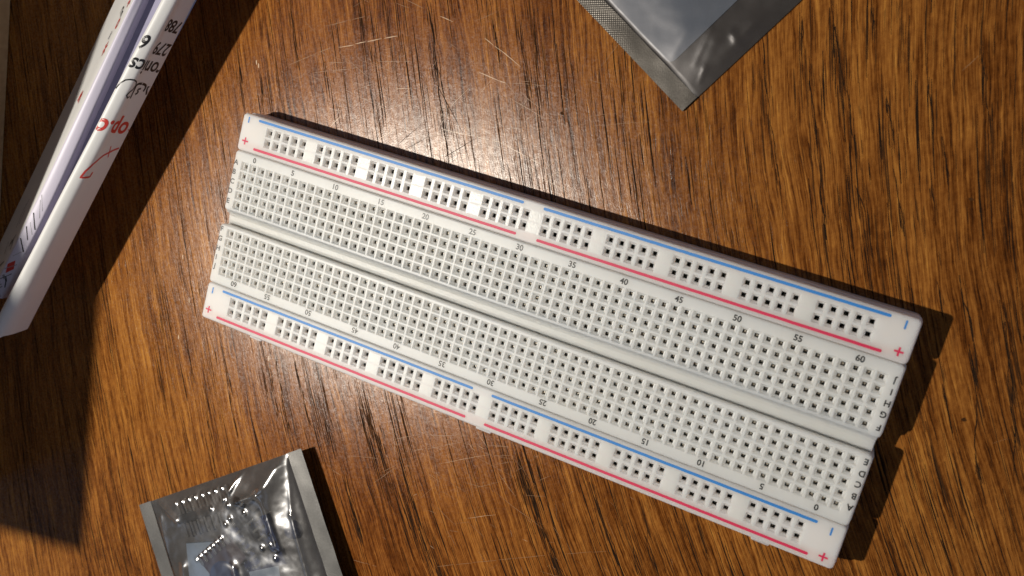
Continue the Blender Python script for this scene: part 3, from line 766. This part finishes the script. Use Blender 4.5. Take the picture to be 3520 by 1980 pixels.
def h1(s, t, u, v):
    x = (s - SB) / (W1 - 2 * SB)
    h = base1(s, t)
    if 0 < x < 1:
        e = math.sin(math.pi * x) ** .55
        puff = 4.2 * e * (1 - math.exp(-max(0, t) / 7.0))
        h += puff
        for a_, c_, amp, w in CREASES:
            d, tt = seg_d(u, v, a_, c_)
            h += amp * math.exp(-(d / w) ** 1.5) * min(1, t / 2.5) * e
        for (pu, pv) in TIPS:
            dd = (u - pu) ** 2 + (v - pv) ** 2
            if dd < 3: h += .55 * math.exp(-dd / .22)
        h += e * min(1, t / 4) * (noise.noise(Vector((u * .10, v * .10, 2))) * .5 + noise.noise(Vector((u * .30, v * .30, 5))) * .12)
    return h
b = MB(); bag_sheet(b, O1, eu1, ev1, SB, W1 - SB, 0, L1, h1, 150, 190); b.build('front_film', M['film'], near, smooth=True)
b = MB(); bag_sheet(b, O1, eu1, ev1, 0, W1, 0, L1, lambda s, t, u, v: base1(s, t) - .15 - (.8 + 1.4 * s / W1) * math.sin(math.pi * s / W1) * min(1, t / 6), 24, 20); b.build('back_film', M['back'], near, smooth=True)
M['band1'] = band_material('heat_seal_near', math.atan2(ev1[1], ev1[0]), (.17, .165, .155), (.27, .26, .245))
for s0, s1 in ((0, SB), (W1 - SB, W1)):
    b = MB(); bag_sheet(b, O1, eu1, ev1, s0, s1, -.1, L1, lambda s, t, u, v: base1(s, t) + noise.noise(Vector((u * .2, v * .2, 1))) * .12, 6, 60); b.build('heat_seal', M['band1'], near, smooth=True)

M['black_pl'] = simple('black_plastic', (.015, .015, .016), .35, spec=.6); M['pin'] = simple('tinned_pin', (.75, .73, .68), .22, 1.0)
M['pcb'] = simple('purple_brown_board', (.075, .045, .055), .35, noise_amt=.3); M['pcb2'] = simple('navy_board', (.022, .042, .13), .3, noise_amt=.4); M['pale'] = simple('pale_blue_grey_foam', (.34, .43, .56), .6, noise_amt=.15, nscale=.2)
def header(label, name, c0, c1, n, up, dn, h, grp=None):
    t = thing(name, label, 'pin header', grp)
    d = Vector((c1[0] - c0[0], c1[1] - c0[1])); L = d.length; d.normalize(); nrm = Vector((d.y, -d.x))
    b = MB(); b.obox(((c0[0] + c1[0]) / 2, (c0[1] + c1[1]) / 2), tuple(d), L + 2.0, 2.4, h, h + 2.2); b.build('strip_body', M['black_pl'], t)
    for k in range(n):
        p_ = Vector(c0) + d * (L * k / (n - 1))
        a_ = p_ + nrm * up; c_ = p_ - nrm * dn; m_ = (a_ + c_) / 2
        b = MB(); b.obox(tuple(m_), tuple(nrm), up + dn, .62, h + .8, h + 1.45); b.dome(a_.x, a_.y, h + 1.0, .45, .75, 8, 3); b.build('pin', M['pin'], t, smooth=False)
    return t
header('black pin header with eight long pins near the top edge of the bag', 'pin_header', (-.3, 101.0), (14.0, 90.0), 8, 4.8, 5.5, 1.2, None)
header('black pin header lying slantwise on the right part of the bag contents', 'pin_header', (16.5, 91.0), (29.5, 99.5), 7, 4.0, 4.5, 2.9, None)
md = thing('circuit_module', 'small purple brown circuit board with a row of silver pads inside the near bag', 'circuit board')
b = MB(); quadbox(b, [(8.0, 108.5), (15.2, 97.4), (23.5, 101.5), (18.0, 113.5)], 2.6, 4.2); b.build('board', M['pcb'], md)
for k in range(7):
    p_ = Vector((9.2, 108.3)).lerp(Vector((15.6, 98.6)), k / 6)
    b = MB(); b.obox((p_.x + .9, p_.y + .6), (.83, .56), 2.4, .95, 4.15, 4.5); b.dome(p_.x - .2, p_.y - .1, 4.2, .5, .75, 8, 3); b.build('solder_pad', M['pin'], md)
b = MB(); b.dome(18.5, 110.5, 4.1, 5.2, .7, 28, 4); o = b.build('potted_chip', M['pcb2'], md, smooth=True)
md2 = thing('circuit_board', 'dark navy circuit board studded with solder points under the wrinkled middle of the near bag', 'circuit board')
b = MB(); quadbox(b, [(14.5, 97.6), (25.5, 88.5), (35.0, 99.0), (24.0, 106.5)], 1.6, 2.8); b.build('board', M['pcb2'], md2)
for i in range(5):
    for j in range(6):
        p_ = Vector((17.2, 97.6)) + Vector((.77, -.64)) * (i * 2.1) + Vector((.66, .75)) * (j * 2.1)
        b = MB(); b.dome(p_.x, p_.y, 2.8, .55, .8, 6, 2); b.build('solder_point', M['pin'], md2)
tr = thing('foam_pad', 'pale blue grey foam pad under the parts inside the near bag', 'foam pad')
b = MB(); quadbox(b, [(2.0, 108.0), (20.0, 99.0), (40.0, 97.5), (47.0, 112.0), (30.0, 135.0), (14.0, 140.0)], .6, 1.5); b.build('pad', M['pale'], tr)
cp = thing('round_capacitor', 'dark round component at the right side of the near bag', 'capacitor')
b = MB(); b.dome(34.8, 89.0, 2.4, 2.5, 3.2, 20, 5); b.build('can', M['pcb2'], cp, smooth=True)

# --- far bag (top): tip (102,-40.6)
O2 = (102.0, -40.6); eu2 = (-.861, -.508); ev2 = (.528, -.849)
far = thing('antistatic_bag', 'dark grey antistatic bag with a blue grey sleeve inside, at the top edge', 'bag', 'antistatic bags')
CR2 = [((103.9, -47.0), (104.3, -50.5), .9, .25), ((101.9, -50.6), (103.2, -59.0), .22, .3), ((104.6, -44.6), (105.2, -46.8), .6, .3), ((107.5, -52.5), (111.5, -61.5), 1.1, 1.6), ((111.0, -55.0), (108.0, -58.5), .8, .7), ((96.5, -50.5), (98.0, -57.0), .3, 1.8), ((104.0, -50), (104.8, -56), .6, 2.4)]
L2 = 70.0
def base2(s, t): return .72 + .010 * s
def h2(s, t, u, v):
    tt = t - 4.2; h = base2(s, t)
    if tt > 0 and s > 0:
        e = (1 - math.exp(-s / 5.0)) * (1 - math.exp(-tt / 4.0))
        h += .3 * (1 - math.exp(-tt / 5)) * min(1, s / 3) + .55 * e + .35 * (1 - math.exp(-s / 5.0))
        for a_, c_, amp, w in CR2:
            d, q_ = seg_d(u, v, a_, c_)
            h += amp * math.exp(-(d / w) ** 1.5) * e
        h += e * (noise.noise(Vector((u * .08, v * .08, 8))) * .6 + noise.noise(Vector((u * .4, v * .4, 3))) * .03)
    return h
b = MB(); bag_sheet(b, O2, eu2, ev2, 0, 70, 4.2, L2, h2, 130, 110); b.build('front_film', M['film_dark'], far, smooth=True)
b = MB(); bag_sheet(b, O2, eu2, ev2, 0, 70, 0, L2, lambda s, t, u, v: .3 + .008 * s, 6, 6); b.build('back_film', M['back2'], far, smooth=True)
M['band2'] = band_material('heat_seal_far', math.atan2(ev2[1], ev2[0]), (.10, .088, .075), (.17, .155, .135), (76, 90))
b = MB(); bag_sheet(b, O2, eu2, ev2, 0, 70, 0, 4.2, lambda s, t, u, v: base2(s, t) + .05 + noise.noise(Vector((u * .3, v * .3, 1))) * .08, 70, 6); b.build('heat_seal', M['band2'], far, smooth=True)
M['sleeve'] = simple('blue_grey_sleeve', (.25, .30, .38), .4, noise_amt=.12, nscale=.15)
sl = thing('plastic_sleeve', 'flat blue grey plastic sleeve with a rounded corner inside the far bag', 'plastic sleeve')
b = MB()
pts = []
for (s, t) in [(9.4 + 1.6 - 1.6 * math.sin(a), 4.9 + 1.6 - 1.6 * math.cos(a)) for a in [math.pi / 2 * k / 6 for k in range(6, -1, -1)]] + [(68, 4.9), (68, 62), (9.4, 62)]:
    pts.append((O2[0] + eu2[0] * s + ev2[0] * t, O2[1] + eu2[1] * s + ev2[1] * t))
quadbox(b, pts, .34, .68); b.build('sleeve_body', M['sleeve'], sl)
cl = thing('metal_part', 'small shiny metal part at the top edge, on the blue grey sleeve', 'metal part')
b = MB(); b.obox((102.0, -67.2), (.95, -.3), 8.0, 2.6, .95, 2.2); b.build('metal_body', M['black_pl'], cl)
for k in range(3):
    b = MB(); b.obox((99.6 + k * 2.3, -65.8 - k * .45), (.2, .97), 2.4, .7, 2.2, 2.5); b.build('metal_lead', M['pin'], cl)
